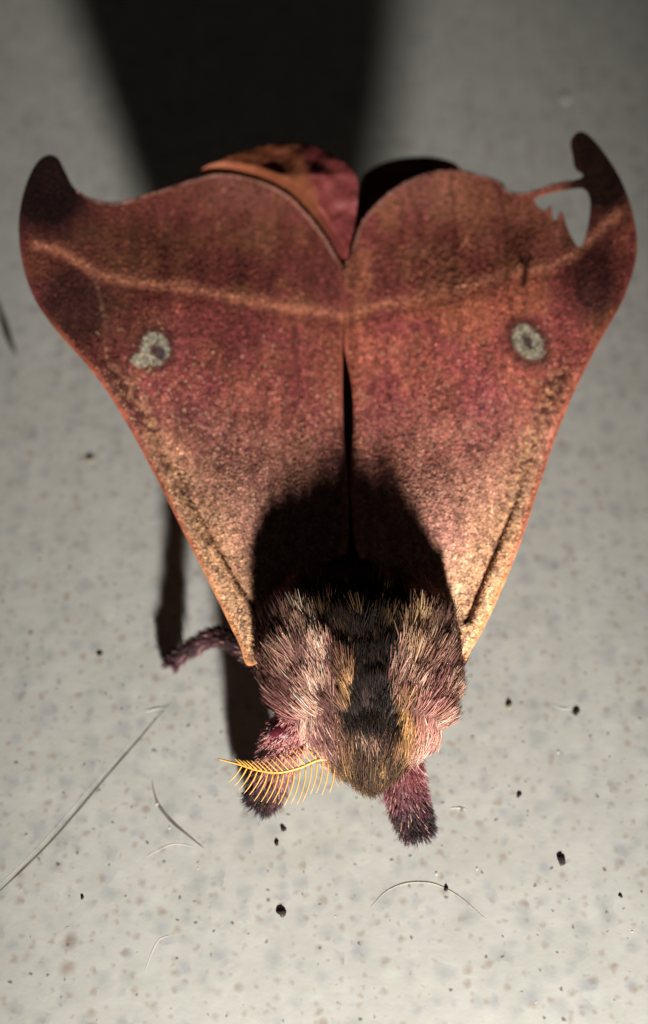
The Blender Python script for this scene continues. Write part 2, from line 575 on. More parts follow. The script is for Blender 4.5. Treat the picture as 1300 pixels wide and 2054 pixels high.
def wing_pigment(side, x, y):
    n1 = fbm(x / 60, y / 60, 21 + side)
    n2 = fbm(x / 22, y / 22, 31 + side)
    n3 = fbm(x / 8, y / 8, 41 + side, 3)
    vs = fbm(x / 14, y / 90, 51 + side)                      # streaks along the wing
    c = np.broadcast_to(lin(134, 70, 58), x.shape + (3,)).copy()
    c = mix(c, lin(142, 82, 58), sst(0.45, 0.68, n1) * 0.7)
    c = mix(c, lin(112, 50, 50), sst(0.55, 0.35, n1) * 0.6)
    cc = CL if side < 0 else CR
    xc = np.interp(y, cc[:, 0], cc[:, 1])
    dc = np.abs(x - xc) * np.where(y > 560, 0.88, 1.0)
    xm = np.interp(y, MIDY, MIDX)
    s = np.clip((x - xm) / (xc - xm), 0, 1)
    pm = PM_L if side < 0 else PM_R
    dpm, _, qy, tp = seg_dist(x, y, pm)
    above = sst(-6, 14, qy - y)
    # outer band between the line and the margin
    c = mix(c, lin(104, 54, 48), above * 0.65)
    c = mix(c, lin(128, 78, 58), above * sst(0.5, 0.68, n1) * 0.8)
    edge = sst(470, 380, y) * above
    c = mix(c, lin(134, 86, 70), edge * sst(0.25, 0.0, np.abs(s - 0.28)) * 0.6)
    # basal zone: paler, sandy pink with ochre
    bas = sst(760, 1060, y + 60 * (n1 - 0.5))
    c = mix(c, lin(172, 120, 104), bas * 0.85)
    och = sst(0.50, 0.95, s + 0.25 * (n2 - 0.5)) * sst(800, 1120, y)
    c = mix(c, lin(192, 144, 106), och * 0.85)
    c = mix(c, lin(204, 160, 124), sst(1060, 1260, y) * 0.65)
    # purplish shade mid wing
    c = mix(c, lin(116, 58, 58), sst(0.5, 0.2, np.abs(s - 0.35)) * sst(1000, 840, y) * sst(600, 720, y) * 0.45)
    blob = np.exp(-((s - 0.68) / 0.14) ** 2 - ((y - 840) / 60) ** 2)
    c = mix(c, lin(96, 46, 50), blob * 0.7 * (0.5 + n2))
    # oblique paler band near the discal zone
    band = np.exp(-(((y - 900) + 130 * (s - 0.35)) / 34) ** 2) * sst(0.12, 0.25, s) * sst(0.75, 0.5, s)
    c = mix(c, lin(168, 108, 90), band * 0.55)
    # dark apical region
    if side < 0:
        dk = np.exp(-((x - 95) / 95) ** 2 - ((y - 370) / 105) ** 2) * 1.5
        dk2 = np.exp(-((x - 150) / 85) ** 2 - ((y - 610) / 95) ** 2) * 1.25 + np.exp(-((x - 235) / 55) ** 2 - ((y - 770) / 80) ** 2) * 0.6 + np.exp(-((x - 290) / 60) ** 2 - ((y - 630) / 70) ** 2) * 0.45
        ol = np.exp(-((x - 240) / 80) ** 2 - ((y - 470) / 50) ** 2)
    else:
        dk = np.exp(-((x - 1205) / 80) ** 2 - ((y - 330) / 110) ** 2) * 1.5
        dk2 = np.exp(-((x - 1190) / 75) ** 2 - ((y - 560) / 110) ** 2) * 1.15 + np.exp(-((x - 1130) / 55) ** 2 - ((y - 790) / 70) ** 2) * 0.5
        ol = np.exp(-((x - 1050) / 60) ** 2 - ((y - 450) / 55) ** 2) * 1.4
    c = mix(c, lin(94, 58, 40), np.clip(ol, 0, 1) * 0.5)
    c = c * (1 + 0.42 * sst(1000, 780, y) + (0.55 if side > 0 else -0.25) * sst(900, 700, y))[..., None]  # per-wing gain puts the light balance between the wings into the pigment
    c = mix(c, lin(46, 25, 23), np.clip(dk2 * (0.65 + 0.7 * n1), 0, 0.88))
    c = mix(c, lin(19, 9, 9), np.clip(dk * (0.85 + 0.5 * n1), 0, 0.95))
    c = c * (0.86 + 0.28 * sst(0.3, 0.7, vs))[..., None]
    # transverse pale line and its dark lower shade
    fade = 0.6 + 0.5 * n2
    wline = 8.5 + 4 * n2
    c = mix(c, lin(84, 36, 34), np.exp(-((dpm - 20) / 12.0) ** 2) * (1 - above) * 0.4)
    c = mix(c, lin(200, 128, 98), np.exp(-(dpm / wline) ** 2) * np.clip(fade, 0, 1) * 0.85)
    # fine dark vein lines
    if side < 0:
        veins = [[(190, 555), (212, 640), (218, 730), (240, 830)], [(330, 470), (335, 570), (350, 680)], [(470, 440), (480, 560), (500, 700)],
                 [(505, 740), (490, 790), (466, 850), (440, 930), (432, 1040)], [(590, 660), (600, 780), (580, 860)]]
    else:
        veins = [[(1100, 545), (1095, 650), (1110, 760)], [(1000, 372), (1015, 450), (1018, 560)], [(905, 350), (915, 470), (905, 590)], [(860, 640), (880, 760), (930, 880), (965, 950)],
                 [(775, 680), (780, 780), (800, 870)]]
    for k, vn in enumerate(veins):
        d = seg_dist(x, y, vn)[0]
        c = mix(c, lin(70, 32, 32) if k != 0 else lin(130, 92, 70), np.exp(-(d / (3.5 + 2 * n2)) ** 2) * (0.45 if k else 0.4) * sst(0.3, 0.6, n2 + 0.15))
    # yellowish dotted strip behind the leading edge, orange rim
    strip = np.exp(-((dc - 40) / 18) ** 2) * sst(690, 800, y)
    c = mix(c, lin(184, 138, 98), strip * sst(0.42, 0.62, n3) * 0.6)
    c = mix(c, lin(74, 42, 36), strip * sst(0.46, 0.30, n3) * 0.7)
    c = mix(c, lin(158, 84, 62), sst(15, 5, dc) * sst(600, 700, y) * 0.9)
    c = mix(c, lin(198, 138, 92), sst(20, 6, dc) * sst(1050, 1200, y) * 0.8)
    # the groove along the leading vein
    gl = GROOVE_L if side < 0 else GROOVE_R
    d, _, _, tg = seg_dist(x, y, gl)
    c = mix(c, lin(62, 22, 14), np.exp(-(d / (5.0 if side < 0 else 6.5)) ** 2) * np.clip((-0.1 if side < 0 else 0.15) + 1.9 * (n3 - 0.3) + (0.5 if side > 0 else 0.2) * (tg / 4), 0, 0.92) * sst(0.3, 2.0, tg))
    # granules
    gran = sst(560, 860, y)
    c = c * (1 + (n3 - 0.5)[..., None] * (0.5 + 0.9 * gran)[..., None])
    if side > 0:                                             # small tear, closed and dark
        dt = seg_dist(x, y, [(1044, 520), (1053, 535), (1062, 520), (1054, 540), (1051, 574)])[0]
        c = mix(c, lin(26, 12, 11), np.exp(-(dt / 6.0) ** 2) * 0.95)
    c = c * (1 + (0.42 if side > 0 else -0.10) * sst(750, 950, y))[..., None]  # wing bases: one side lightened, the other dimmed, lighting painted in
    # eyespots
    if side < 0:
        ex, ey, ea, eb, rot = 312, 704, 31, 34, 0.0
    else:
        ex, ey, ea, eb, rot = 1057, 690, 29, 41, 0.6
    ux = (x - ex) * math.cos(rot) - (y - ey) * math.sin(rot)
    uy = (x - ex) * math.sin(rot) + (y - ey) * math.cos(rot)
    wob = 1 + 0.3 * (fbm(x / 14, y / 14, 77) - 0.5)
    er = np.hypot(ux / ea, uy / eb) / wob
    halo = sst(1.75, 1.1, er)
    c = mix(c, lin(70, 34, 34), halo * 0.8)
    ring = sst(1.06, 0.86, er) * sst(0.18, 0.42, er)
    if side < 0:
        lob = np.hypot((x - 284) / 19, (y - 726) / 15)
        ring = np.maximum(ring * sst(-0.2, 0.15, np.hypot((x - 320) / 16, (y - 712) / 18) - 0.75), sst(1.1, 0.85, lob))
        dark = sst(1.15, 0.7, np.hypot((x - 322) / 13, (y - 712) / 15))
    else:
        dark = sst(1.1, 0.6, np.hypot(ux / 8, uy / 22))
    c = mix(c, lin(150, 142, 122) * (0.6 + 0.7 * n3)[..., None], ring * 0.95)
    c = mix(c, lin(64, 56, 56), dark * 0.85)
    # pale fringe on the outer margin
    dm = seg_dist(x, y, smooth_path(OUT_L if side < 0 else OUT_R, 150, True), True)[0]
    trail = (sst(150, 240, x) if side < 0 else sst(1080, 1000, x)) * sst(545, 500, y)
    c = mix(c, lin(186, 140, 124), sst(8, 3, dm) * trail * sst(0.3, 0.6, n2 + 0.1) * 0.8)
    return np.clip(c, 0.003, 0.9)


def grid_sheet(outline, posf, step, holes=()):
    """fine sheet inside an outline; the rim vertices are pulled onto the outline"""
    P = smooth_path(outline, len(outline) * 8, True)
    x0, y0 = P.min(0) - step * 2
    x1, y1 = P.max(0) + step * 2
    X, Y = np.meshgrid(np.arange(x0, x1, step), np.arange(y0, y1, step), indexing='ij')
    ins = inside(X, Y, P)
    hp = [smooth_path(h, len(h) * 5, True) for h in holes]
    for h in hp:
        ins &= ~inside(X, Y, h)
    cell = ins[:-1, :-1] | ins[1:, :-1] | ins[:-1, 1:] | ins[1:, 1:]
    need = np.zeros(ins.shape, bool)
    need[:-1, :-1] |= cell
    need[1:, :-1] |= cell
    need[:-1, 1:] |= cell
    need[1:, 1:] |= cell
    mv = need & ~ins
    bx, by = X[mv], Y[mv]
    bd = np.full(bx.shape, 1e9)
    nx, ny = bx.copy(), by.copy()
    for h in [P] + hp:
        d, qx, qy, _ = seg_dist(bx, by, h, True)
        m = d < bd
        bd, nx, ny = np.where(m, d, bd), np.where(m, qx, nx), np.where(m, qy, ny)
    X[mv], Y[mv] = nx, ny
    idx = -np.ones(ins.shape, int)
    idx[need] = np.arange(need.sum())
    a, b, c, d = idx[:-1, :-1][cell], idx[1:, :-1][cell], idx[1:, 1:][cell], idx[:-1, 1:][cell]
    q = np.stack([a, d, c, b], 1)          # photo y runs downwards, so this order faces up
    px, py = X[need], Y[need]
    return px, py, posf(px, py), q, P


def thicken(o, t):
    m = o.modifiers.new('thickness', 'SOLIDIFY')
    m.thickness = t * S
    m.offset = -1
    return o


def scatter_scales(side, n, outline, holes, ylo):
    """tiny overlapping wing scales standing a little off the membrane"""
    P = smooth_path(outline, len(outline) * 4, True)
    x = rng.uniform(P[:, 0].min(), P[:, 0].max(), n * 4)
    y = rng.uniform(ylo, P[:, 1].max(), n * 4)
    keep = inside(x, y, P) & (rng.random(n * 4) < 0.12 + 0.88 * sst(420, 900, y))
    for h in holes:
        keep &= ~inside(x, y, smooth_path(h, 40, True))
    x, y = x[keep][:n], y[keep][:n]
    keep = seg_dist(x, y, P, True)[0] > 8.5
    for h in holes:
        keep &= seg_dist(x, y, smooth_path(h, 40, True), True)[0] > 8.5
    x, y = x[keep], y[keep]
    p = wing_pos(side, x, y)
    e = 3.0
    tx = wing_pos(side, x + e, y) - wing_pos(side, x - e, y)
    ty = wing_pos(side, x, y - e) - wing_pos(side, x, y + e)
    nn = norm(np.cross(tx, ty))
    bx, by = (600, 1290) if side < 0 else (840, 1300)
    out = norm(np.stack([x - bx, -(y - by), 0 * x], 1))
    fwd = norm(norm(tx) * out[:, :1] + norm(ty) * out[:, 1:2] + rng.normal(0, 0.35, (len(x), 3)))
    fwd = norm(fwd - nn * (fwd * nn).sum(1, keepdims=True))
    sd = np.cross(nn, fwd)
    tilt = rng.uniform(0.02, 0.22, len(x))[:, None]
    roll = rng.normal(0, 0.10, len(x))[:, None]
    ln = rng.uniform(0.16, 0.30, len(x))[:, None]
    wd = rng.uniform(0.055, 0.11, len(x))[:, None]
    f2 = norm(fwd + nn * tilt)
    s2 = norm(sd + nn * roll)
    p = p + nn * 0.015
    v = np.stack([p - s2 * wd * 0.6, p + s2 * wd * 0.6, p + f2 * ln * 0.7 + s2 * wd, p + f2 * ln, p + f2 * ln * 0.7 - s2 * wd], 1)
    c = wing_pigment(side, x, y)
    br = np.exp(rng.normal(0, 0.26, len(x)))[:, None]
    c = c * br
    pale = rng.random(len(x)) < 0.10 * sst(620, 900, y)
    c[pale] = c[pale] * 0.55 + lin(216, 176, 140) * 0.45
    dark = rng.random(len(x)) < 0.08
    c[dark] *= 0.45
    C = np.repeat(c[:, None], 5, 1)
    C[:, :2] *= 0.8
    base = (np.arange(len(x)) * 5)[:, None]
    F = np.array([[0, 1, 2, 4]]) + base
    T = np.array([[4, 2, 3]]) + base
    return v.reshape(-1, 3), [F, T], C.reshape(-1, 3)


def make_forewing(side):
    outl, holes = (OUT_L, ()) if side < 0 else (OUT_R, (HOLE_R,))
    px, py, v, q, P = grid_sheet(outl, lambda a, b: wing_pos(side, a, b), 3.6, holes)
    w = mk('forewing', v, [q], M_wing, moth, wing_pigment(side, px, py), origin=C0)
    w['_w'] = tuple(C0)
    thicken(w, 0.13)
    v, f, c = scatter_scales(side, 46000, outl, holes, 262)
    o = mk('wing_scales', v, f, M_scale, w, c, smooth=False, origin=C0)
    o['kind'] = 'stuff'
    # short pale fringe hairs on the outer margin
    B = np.vstack([P])
    k = np.arange(len(B))
    tg = np.roll(B, -1, 0) - np.roll(B, 1, 0)
    ctr = np.array([600, 800]) if side < 0 else np.array([800, 800])
    nr = np.stack([tg[:, 1], -tg[:, 0]], 1)
    nr /= np.linalg.norm(nr, axis=1, keepdims=True) + 1e-9
    if side < 0:
        sel = (B[:, 1] < 545) & (B[:, 0] > 150)
    else:
        sel = (B[:, 1] < 545) & (B[:, 0] < 1150) & (B[:, 1] > 335)
    ii = np.repeat(k[sel], 26)
    fr = rng.random(len(ii))[:, None]
    pts = B[ii] * (1 - fr) + np.roll(B, -1, 0)[ii] * fr
    nn = nr[ii]
    mid = np.array([P[:, 0].mean(), P[:, 1].mean()])
    sg = np.sign(((pts + nn * 12 - mid) ** 2).sum(1) - ((pts - nn * 12 - mid) ** 2).sum(1))[:, None]
    nn = nn * sg
    r0 = wing_pos(side, pts[:, 0] - nn[:, 0] * 4, pts[:, 1] - nn[:, 1] * 4) - np.array([0, 0, 0.05])
    r1 = wing_pos(side, pts[:, 0] + nn[:, 0] * 6, pts[:, 1] + nn[:, 1] * 6)
    d = norm(r1 - r0) + rng.normal(0, 0.22, r0.shape)
    bc = np.where((fbm(pts[:, 0] / 30, pts[:, 1] / 30, 8) > 0.48)[:, None], lin(176, 128, 112), lin(120, 74, 62)) * np.exp(rng.normal(0, 0.2, (len(ii), 1)))
    L = rng.uniform(0.15, 0.32, len(ii))
    v, f, c = hairs(r0, d, L, np.full(len(ii), 0.03), bc)
    o = mk('fringe', v, f, M_fur, w, c, origin=C0)
    o['kind'] = 'stuff'
    # raised veins
    return w


make_forewing(-1)
make_forewing(1)

# --- hindwings, showing behind the forewings
HW_L = [(405, 350), (440, 322), (490, 302), (545, 289), (590, 287), (632, 292), (668, 312), (700, 332), (717, 362), (716, 420), (704, 478), (686, 540), (668, 560), (630, 560), (560, 520), (470, 430)]
HW_R = [(702, 520), (712, 440), (724, 365), (745, 338), (790, 320), (845, 314), (885, 318), (918, 332), (925, 360), (880, 400), (800, 450), (740, 540)]


def hw_pos(side):
    def f(px, py):
        if side < 0:
            z = np.interp(py, [280, 350, 430, 540, 570], [17.6, 17.2, 15.4, 13.9, 13.2])
            fold = 618 + (py - 350) * 0.32
            z = z - 0.9 * sst(20, -120, px - fold) * sst(380, 320, py) + 0.35 * np.exp(-((px - fold) / 16.0) ** 2)
            z = z - 1.7 * sst(0, 60, fold - px) * sst(350, 470, py)
            z = z + (fbm(px / 40, py / 40, 61) - 0.5) * 0.5
        else:
            z = np.interp(py, [310, 350, 430, 560], [12.6, 12.0, 11.4, 10.8]) + (fbm(px / 50, py / 50, 63) - 0.5) * 0.4 + 1.8 * sst(840, 920, px)
        P = smooth_path(OUT_L if side < 0 else OUT_R, 200, True)
        d, qx, qy, _ = seg_dist(px, py, P, True)
        d = np.where(inside(px, py, P), -d, d)
        zf = wing_z(side, np.where(d > 0, qx, px), np.where(d > 0, qy, py))
        low = zf - 0.45 - 0.25 * sst(0, -60, d)
        z = np.minimum(z, low + np.clip(d - 6, 0, 400) * 0.035) if side > 0 else low + (z - low) * sst(2, 28, d)
        return at(px, py, z)
    return f


for side, outl in ((-1, HW_L), (1, HW_R)):
    px, py, v, q, P = grid_sheet(outl, hw_pos(side), 4.0)
    n1, n2 = fbm(px / 34, py / 34, 71), fbm(px / 9, py / 9, 73, 3)
    if side < 0:
        fold = 618 + (py - 350) * 0.32
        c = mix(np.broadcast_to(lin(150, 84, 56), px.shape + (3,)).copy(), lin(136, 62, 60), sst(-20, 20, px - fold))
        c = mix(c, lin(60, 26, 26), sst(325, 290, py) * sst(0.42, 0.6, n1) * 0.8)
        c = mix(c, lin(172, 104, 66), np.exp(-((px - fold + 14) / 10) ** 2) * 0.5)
    else:
        c = np.broadcast_to(lin(112, 52, 46), px.shape + (3,)).copy()
        c = mix(c, lin(150, 84, 66), sst(860, 900, px))
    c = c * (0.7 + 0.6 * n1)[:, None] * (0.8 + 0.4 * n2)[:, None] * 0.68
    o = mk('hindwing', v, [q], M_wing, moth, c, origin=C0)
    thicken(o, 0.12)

# --- body: one continuous loft from the head to the tip of the abdomen
SEC = np.array([  # y, xc, zc, rx, rz up, rz down
    (-23.8, 3.1, 5.0, 0.5, 0.4, 0.4), (-23.4, 3.1, 5.0, 1.2, 1.1, 1.4), (-22.6, 3.05, 5.3, 2.4, 2.1, 2.4), (-21.8, 3.0, 5.8, 3.4, 2.5, 2.9), (-20.6, 2.9, 6.3, 4.7, 2.9, 3.4),
    (-19.2, 2.7, 6.6, 5.6, 3.7, 4.0), (-17.4, 2.5, 6.7, 6.3, 4.6, 4.3), (-15.2, 2.35, 6.8, 6.5, 5.1, 4.5), (-13.0, 2.2, 6.8, 6.0, 4.8, 4.4), (-10.8, 2.0, 6.5, 5.0, 3.8, 3.9), (-8, 1.8, 6.2, 4.0, 2.9, 3.2),
    (0, 1.5, 6.0, 3.5, 2.7, 2.8), (8, 1.3, 6.2, 3.1, 2.6, 2.5), (15, 1.1, 6.6, 2.3, 2.1, 1.9), (20, 0.9, 7.0, 1.2, 1.1, 1.0), (21.5, 0.85, 7.1, 0.2, 0.2, 0.2)])
SY = SEC[:, 0]


def body_pt(yy, th):
    """th = 0 on top, positive to the right"""
    xc, zc, rx, ru, rd = [np.interp(yy, SY, SEC[:, k]) for k in range(1, 6)]
    rz = np.where(np.cos(th) > 0, ru, rd)
    lobes = 1 + 0.15 * np.exp(-((np.abs(th) - 0.72) / 0.35) ** 2) * np.exp(-((yy + 15.5) / 3.5) ** 2) - 0.10 * np.exp(-(th / 0.25) ** 2) * np.exp(-((yy + 17.5) / 3.0) ** 2)
    ct = np.cos(th)
    return np.stack([xc + rx * np.sin(th) * lobes, yy + 0 * th, zc + rz * np.sign(ct) * np.abs(ct) ** 0.8 * lobes], -1)


def body_nrm(yy, th):
    e = 0.03
    a = body_pt(yy, th + e) - body_pt(yy, th - e)
    b = body_pt(yy + e, th) - body_pt(yy - e, th)
    return norm(np.cross(b, a) * -1) * -1


yy = np.concatenate([np.linspace(-23.8, -8, 56), np.linspace(-7.4, 21.5, 40)])
ns = 48
th = np.linspace(-math.pi, math.pi, ns, endpoint=False)
YY, TH = np.meshgrid(yy, th, indexing='ij')
bv = body_pt(YY, TH).reshape(-1, 3)
i, j = np.meshgrid(np.arange(len(yy) - 1), np.arange(ns), indexing='ij')
j2 = (j + 1) % ns
bq = np.stack([i * ns + j, i * ns + j2, (i + 1) * ns + j2, (i + 1) * ns + j], -1).reshape(-1, 4)
nb = len(bv)
bv = np.vstack([bv, body_pt(np.array(-23.8), np.array(0.0)) - [0, 0, 0.4], body_pt(np.array(21.5), np.array(0.0)) - [0, 0, 0.2]])
k = np.arange(ns)
cap = np.vstack([np.stack([np.full(ns, nb), (k + 1) % ns, k], 1), np.stack([np.full(ns, nb + 1), nb - ns + k, nb - ns + (k + 1) % ns], 1)])
bc = np.broadcast_to(lin(52, 34, 28), (len(bv), 3))
body = mk('body', bv, [bq, cap], M_skin, moth, bc, origin=C0)
body['_w'] = tuple(C0)


def fur_colour(px, py):
    """pigment of the thorax and head fur"""
    n = len(px)
    n1 = fbm(px / 26, py / 60, 91)
    c = np.broadcast_to(lin(140, 100, 86), (n, 3)).copy()
    # shoulder lobes: sandy pink with mauve streaks
    c = mix(c, lin(190, 146, 126), sst(0.40, 0.62, n1))
    c = mix(c, lin(92, 58, 56), sst(0.52, 0.36, n1) * 0.85)
    # pale cream tips towards the inner edges
    c = mix(c, lin(200, 160, 118), np.exp(-((px - 838) / 24) ** 2 - ((py - 1240) / 75) ** 2) * 0.9)
    c = mix(c, lin(204, 168, 140), np.exp(-((px - 620) / 30) ** 2 - ((py - 1200) / 60) ** 2) * 0.7)
    # dark brown outer shoulder
    c = mix(c, lin(66, 44, 32), np.exp(-((px - 545) / 26) ** 2 - ((py - 1265) / 75) ** 2) * 0.9)
    c = mix(c, lin(66, 44, 36), np.exp(-((px - 893) / 22) ** 2 - ((py - 1225) / 60) ** 2) * 0.9)
    # gold along the collar
    c = mix(c, lin(190, 140, 84), np.exp(-((px - 702) / 20) ** 2 - ((py - 1410) / 80) ** 2) * 0.9)
    c = mix(c, lin(194, 144, 84), np.exp(-((px - 812) / 20) ** 2 - ((py - 1460) / 50) ** 2) * 0.9)
    # pink cheeks
    c = mix(c, lin(178, 118, 106), np.exp(-((px - 872) / 36) ** 2 - ((py - 1465) / 60) ** 2) * 0.9)
    c = mix(c, lin(176, 118, 114), np.exp(-((px - 565) / 42) ** 2 - ((py - 1480) / 55) ** 2) * 0.9)
    # dark saddle: broad behind, narrowing to the neck, then shade of the collar hollow painted in
    hw = np.interp(py, [1040, 1130, 1200, 1260, 1320, 1350, 1390, 1430, 1470, 1500], [160, 150, 118, 84, 48, 38, 46, 62, 66, 66])
    xc = np.interp(py, [1040, 1200, 1330, 1450, 1500], [715, 720, 742, 745, 745])
    dk = sst(1.15, 0.8, np.abs(px - xc) / hw) * sst(1500, 1480, py)
    dark = mix(np.broadcast_to(lin(26, 17, 12), (n, 3)).copy(), lin(92, 68, 42), sst(0.5, 0.7, fbm(px / 20, py / 40, 95)) * sst(1280, 1180, py))
    c = c * (1 - dk[:, None]) + dark * dk[:, None]
    c = mix(c, lin(40, 26, 22), np.exp(-((px - 676) / 13) ** 2 - ((py - 1365) / 60) ** 2) * 0.85)
    # brown head tuft
    hd = sst(1.1, 0.85, np.hypot((px - 745) / 105, (py - 1560) / 66))
    hc = mix(np.broadcast_to(lin(58, 40, 26), (n, 3)).copy(), lin(150, 112, 70), sst(0.58, 0.74, fbm(px / 12, py / 40, 97)))
    c = c * (1 - hd[:, None]) + hc * hd[:, None]
    return c


def grow_body_fur(name, n, ylo, yhi, thmax, lo, hi, lift, head=False, rad=(0.026, 0.045)):
    y = rng.uniform(ylo, yhi, n)
    t = rng.uniform(-thmax, thmax, n)
    p = body_pt(y, t)
    e = 0.05
    a = norm(body_pt(y, t + e) - body_pt(y, t - e))
    b = norm(body_pt(y + e, t) - body_pt(y - e, t))
    nn = norm(np.cross(a, b))
    pc = np.stack([np.interp(y, SY, SEC[:, 1]), y, np.interp(y, SY, SEC[:, 2])], 1)
    flip = np.sign(((p - pc) * nn).sum(1))[:, None]
    nn = nn * np.where(flip == 0, 1, flip)
    q = proj(p + nn * 0.7 + (b if not head else -b) * 0.8)
    cw = (fbm(q[:, 0] / 16, q[:, 1] / 30, 101) - 0.5)[:, None]
    cw2 = (fbm(q[:, 0] / 20, q[:, 1] / 26, 103) - 0.5)[:, None]
    if head:
        d = -b + nn * lift + np.array([0, -0.25, -0.30]) + a * np.clip(t, -0.8, 0.8)[:, None] * 0.35 + rng.normal(0, 0.16, (n, 3))
    else:
        d = b * 1.0 + nn * lift
        # on the flanks the pelt lies out and down
        d = d + a * (np.sign(t)[:, None] * 0.1)
    d = d + a * cw * 1.2 + nn * cw2 * 0.7 + rng.normal(0, 0.10, (n, 3))
    L = rng.uniform(lo, hi, n) * (0.75 + 0.5 * fbm(q[:, 0] / 24, q[:, 1] / 24, 105))
    c = fur_colour(q[:, 0] + rng.normal(0, 5, n), q[:, 1] + rng.normal(0, 9, n))
    dark = c.sum(1) < 0.12
    L = np.where(dark & (not head), L * 0.62, L)
    c = c * np.exp(rng.normal(0, 0.42, (n, 1)))
    tip = np.clip(c * 1.45 + 0.002, 0, 0.8)
    bend = (nn * -0.30 + np.array([0, 0, -0.06])) * np.ones((n, 1))
    v, f, cc = hairs(p - nn * 0.05, d, L, rng.uniform(*rad, n), c * 0.4, bend, tip)
    o = mk(name, v, f, M_fur, body, cc, origin=C0)
    o['kind'] = 'stuff'
    return o


grow_body_fur('thorax_fur', 58000, -21.0, -7.5, 1.75, 1.4, 2.7, 0.34, rad=(0.018, 0.038))
grow_body_fur('head_fur', 10500, -23.7, -20.3, 1.9, 0.9, 2.2, 0.5, head=True, rad=(0.018, 0.036))


# --- eyes
def ellipsoid(c, r, nu=18, nv=10):
    th_ = np.linspace(0, math.pi, nv)
    f = np.linspace(0, 2 * math.pi, nu, endpoint=False)
    T, F = np.meshgrid(th_, f, indexing='ij')
    v = np.stack([np.sin(T) * np.cos(F) * r[0], np.sin(T) * np.sin(F) * r[1], np.cos(T) * r[2]], -1).reshape(-1, 3) + c
    q = [(a * nu + k_, (a + 1) * nu + k_, (a + 1) * nu + (k_ + 1) % nu, a * nu + (k_ + 1) % nu) for a in range(nv - 1) for k_ in range(nu)]
    return v, [np.array(q)]


eyeL = at(567, 1467, 6.0)
for cx in (eyeL, np.array([6.6, eyeL[1] - 0.3, 4.3])):
    v, f = ellipsoid(cx, (0.95, 0.7, 0.6))
    mk('eye', v, f, M_eye, body, origin=C0)


# --- legs
def make_leg(path, rad, nh, cols, hl, hr=(0.024, 0.04), splay=0.6):
    p = smooth_path(path, 40)
    r = np.interp(np.linspace(0, 1, 40), np.linspace(0, 1, len(rad)), rad)
    v, f = tube(p, r, 14)
    kk = np.concatenate([np.repeat(np.linspace(0, 1, 40), 14), [0, 1]])
    ck = np.linspace(0, 1, len(cols))
    cc = np.stack([np.interp(kk, ck, [c_[m] for c_ in cols]) for m in range(3)], 1) * 0.6
    leg = mk('leg', v, f, M_skin, moth, cc, origin=C0)
    leg['_w'] = tuple(C0)
    t = rng.random(nh)
    P = np.stack([np.interp(t, np.linspace(0, 1, 40), p[:, m]) for m in range(3)], 1)
    tg = norm(np.gradient(p, axis=0))
    T = norm(np.stack([np.interp(t, np.linspace(0, 1, 40), tg[:, m]) for m in range(3)], 1))
    R = np.interp(t, np.linspace(0, 1, 40), r)
    a = norm(np.cross(T, norm(rng.normal(size=(nh, 3)))))
    c = np.stack([np.interp(np.clip(t + rng.normal(0, 0.05, nh), 0, 1), ck, [c_[m] for c_ in cols]) for m in range(3)], 1)
    c = c * np.exp(rng.normal(0, 0.35, (nh, 1)))
    pale = rng.random(nh) < 0.12 * (1 - t)
    c[pale] = lin(180, 138, 130)
    d = T + a * splay + rng.normal(0, 0.18, (nh, 3))
    L = rng.uniform(hl[0], hl[1], nh)
    root = P + a * R[:, None] * 0.95
    # keep tips off the floor
    tipz = root[:, 2] + norm(d)[:, 2] * L
    ok = tipz > 0.03
    v, f, c3 = hairs(root[ok], d[ok], L[ok], rng.uniform(*hr, ok.sum()), c[ok] * 0.8, None, np.clip(c[ok] * 1.25, 0, 0.8))
    o = mk('fur', v, f, M_fur, leg, c3, origin=C0)
    o['kind'] = 'stuff'
    return leg


PK, MV, RD, DKP = lin(186, 128, 122), lin(96, 62, 65), lin(110, 58, 60), lin(44, 31, 33)
# left foreleg, right foreleg
make_leg([at(600, 1440, 5.6), at(572, 1490, 4.6), at(552, 1540, 3.0), at(532, 1590, 1.3), at(520, 1612, 0.72)], [1.5, 1.35, 1.15, 1.1, 0.62], 2600, [PK, PK, MV, DKP, DKP], (0.5, 1.0))
make_leg([at(800, 1500, 4.6), at(808, 1560, 3.2), at(818, 1610, 2.1), at(832, 1650, 1.2), at(838, 1672, 0.72)], [1.35, 1.3, 1.2, 1.05, 0.62], 2600, [RD, RD, MV, DKP, DKP, DKP], (0.5, 1.0))
# left middle leg and the ones under the wings
make_leg([at(540, 1330, 4.6), at(480, 1292, 4.0), at(430, 1278, 3.0), at(385, 1300, 1.5), at(352, 1322, 0.5), at(343, 1335, 0.4)], [1.0, 0.7, 0.52, 0.45, 0.42, 0.3], 1500, [MV, DKP, MV, DKP, MV, DKP], (0.35, 0.75))
make_leg([(7.5, -15.5, 4.5), (9.5, -13.0, 4.0), (10.2, -9.5, 3.0), (10.4, -6.5, 1.2), (10.4, -5.0, 0.4)], [1.0, 0.7, 0.5, 0.45, 0.3], 700, [MV, DKP, MV, DKP], (0.35, 0.7))
for sx in (-1, 1):
    make_leg([(2 + sx * 3.5, -11, 4.0), (2 + sx * 5.0, -7, 3.6), (2 + sx * 5.6, -2, 2.0), (2 + sx * 5.9, 2, 0.5), (2 + sx * 6, 4, 0.4)], [0.9, 0.6, 0.5, 0.42, 0.3], 500, [MV, DKP, MV, DKP], (0.35, 0.7))


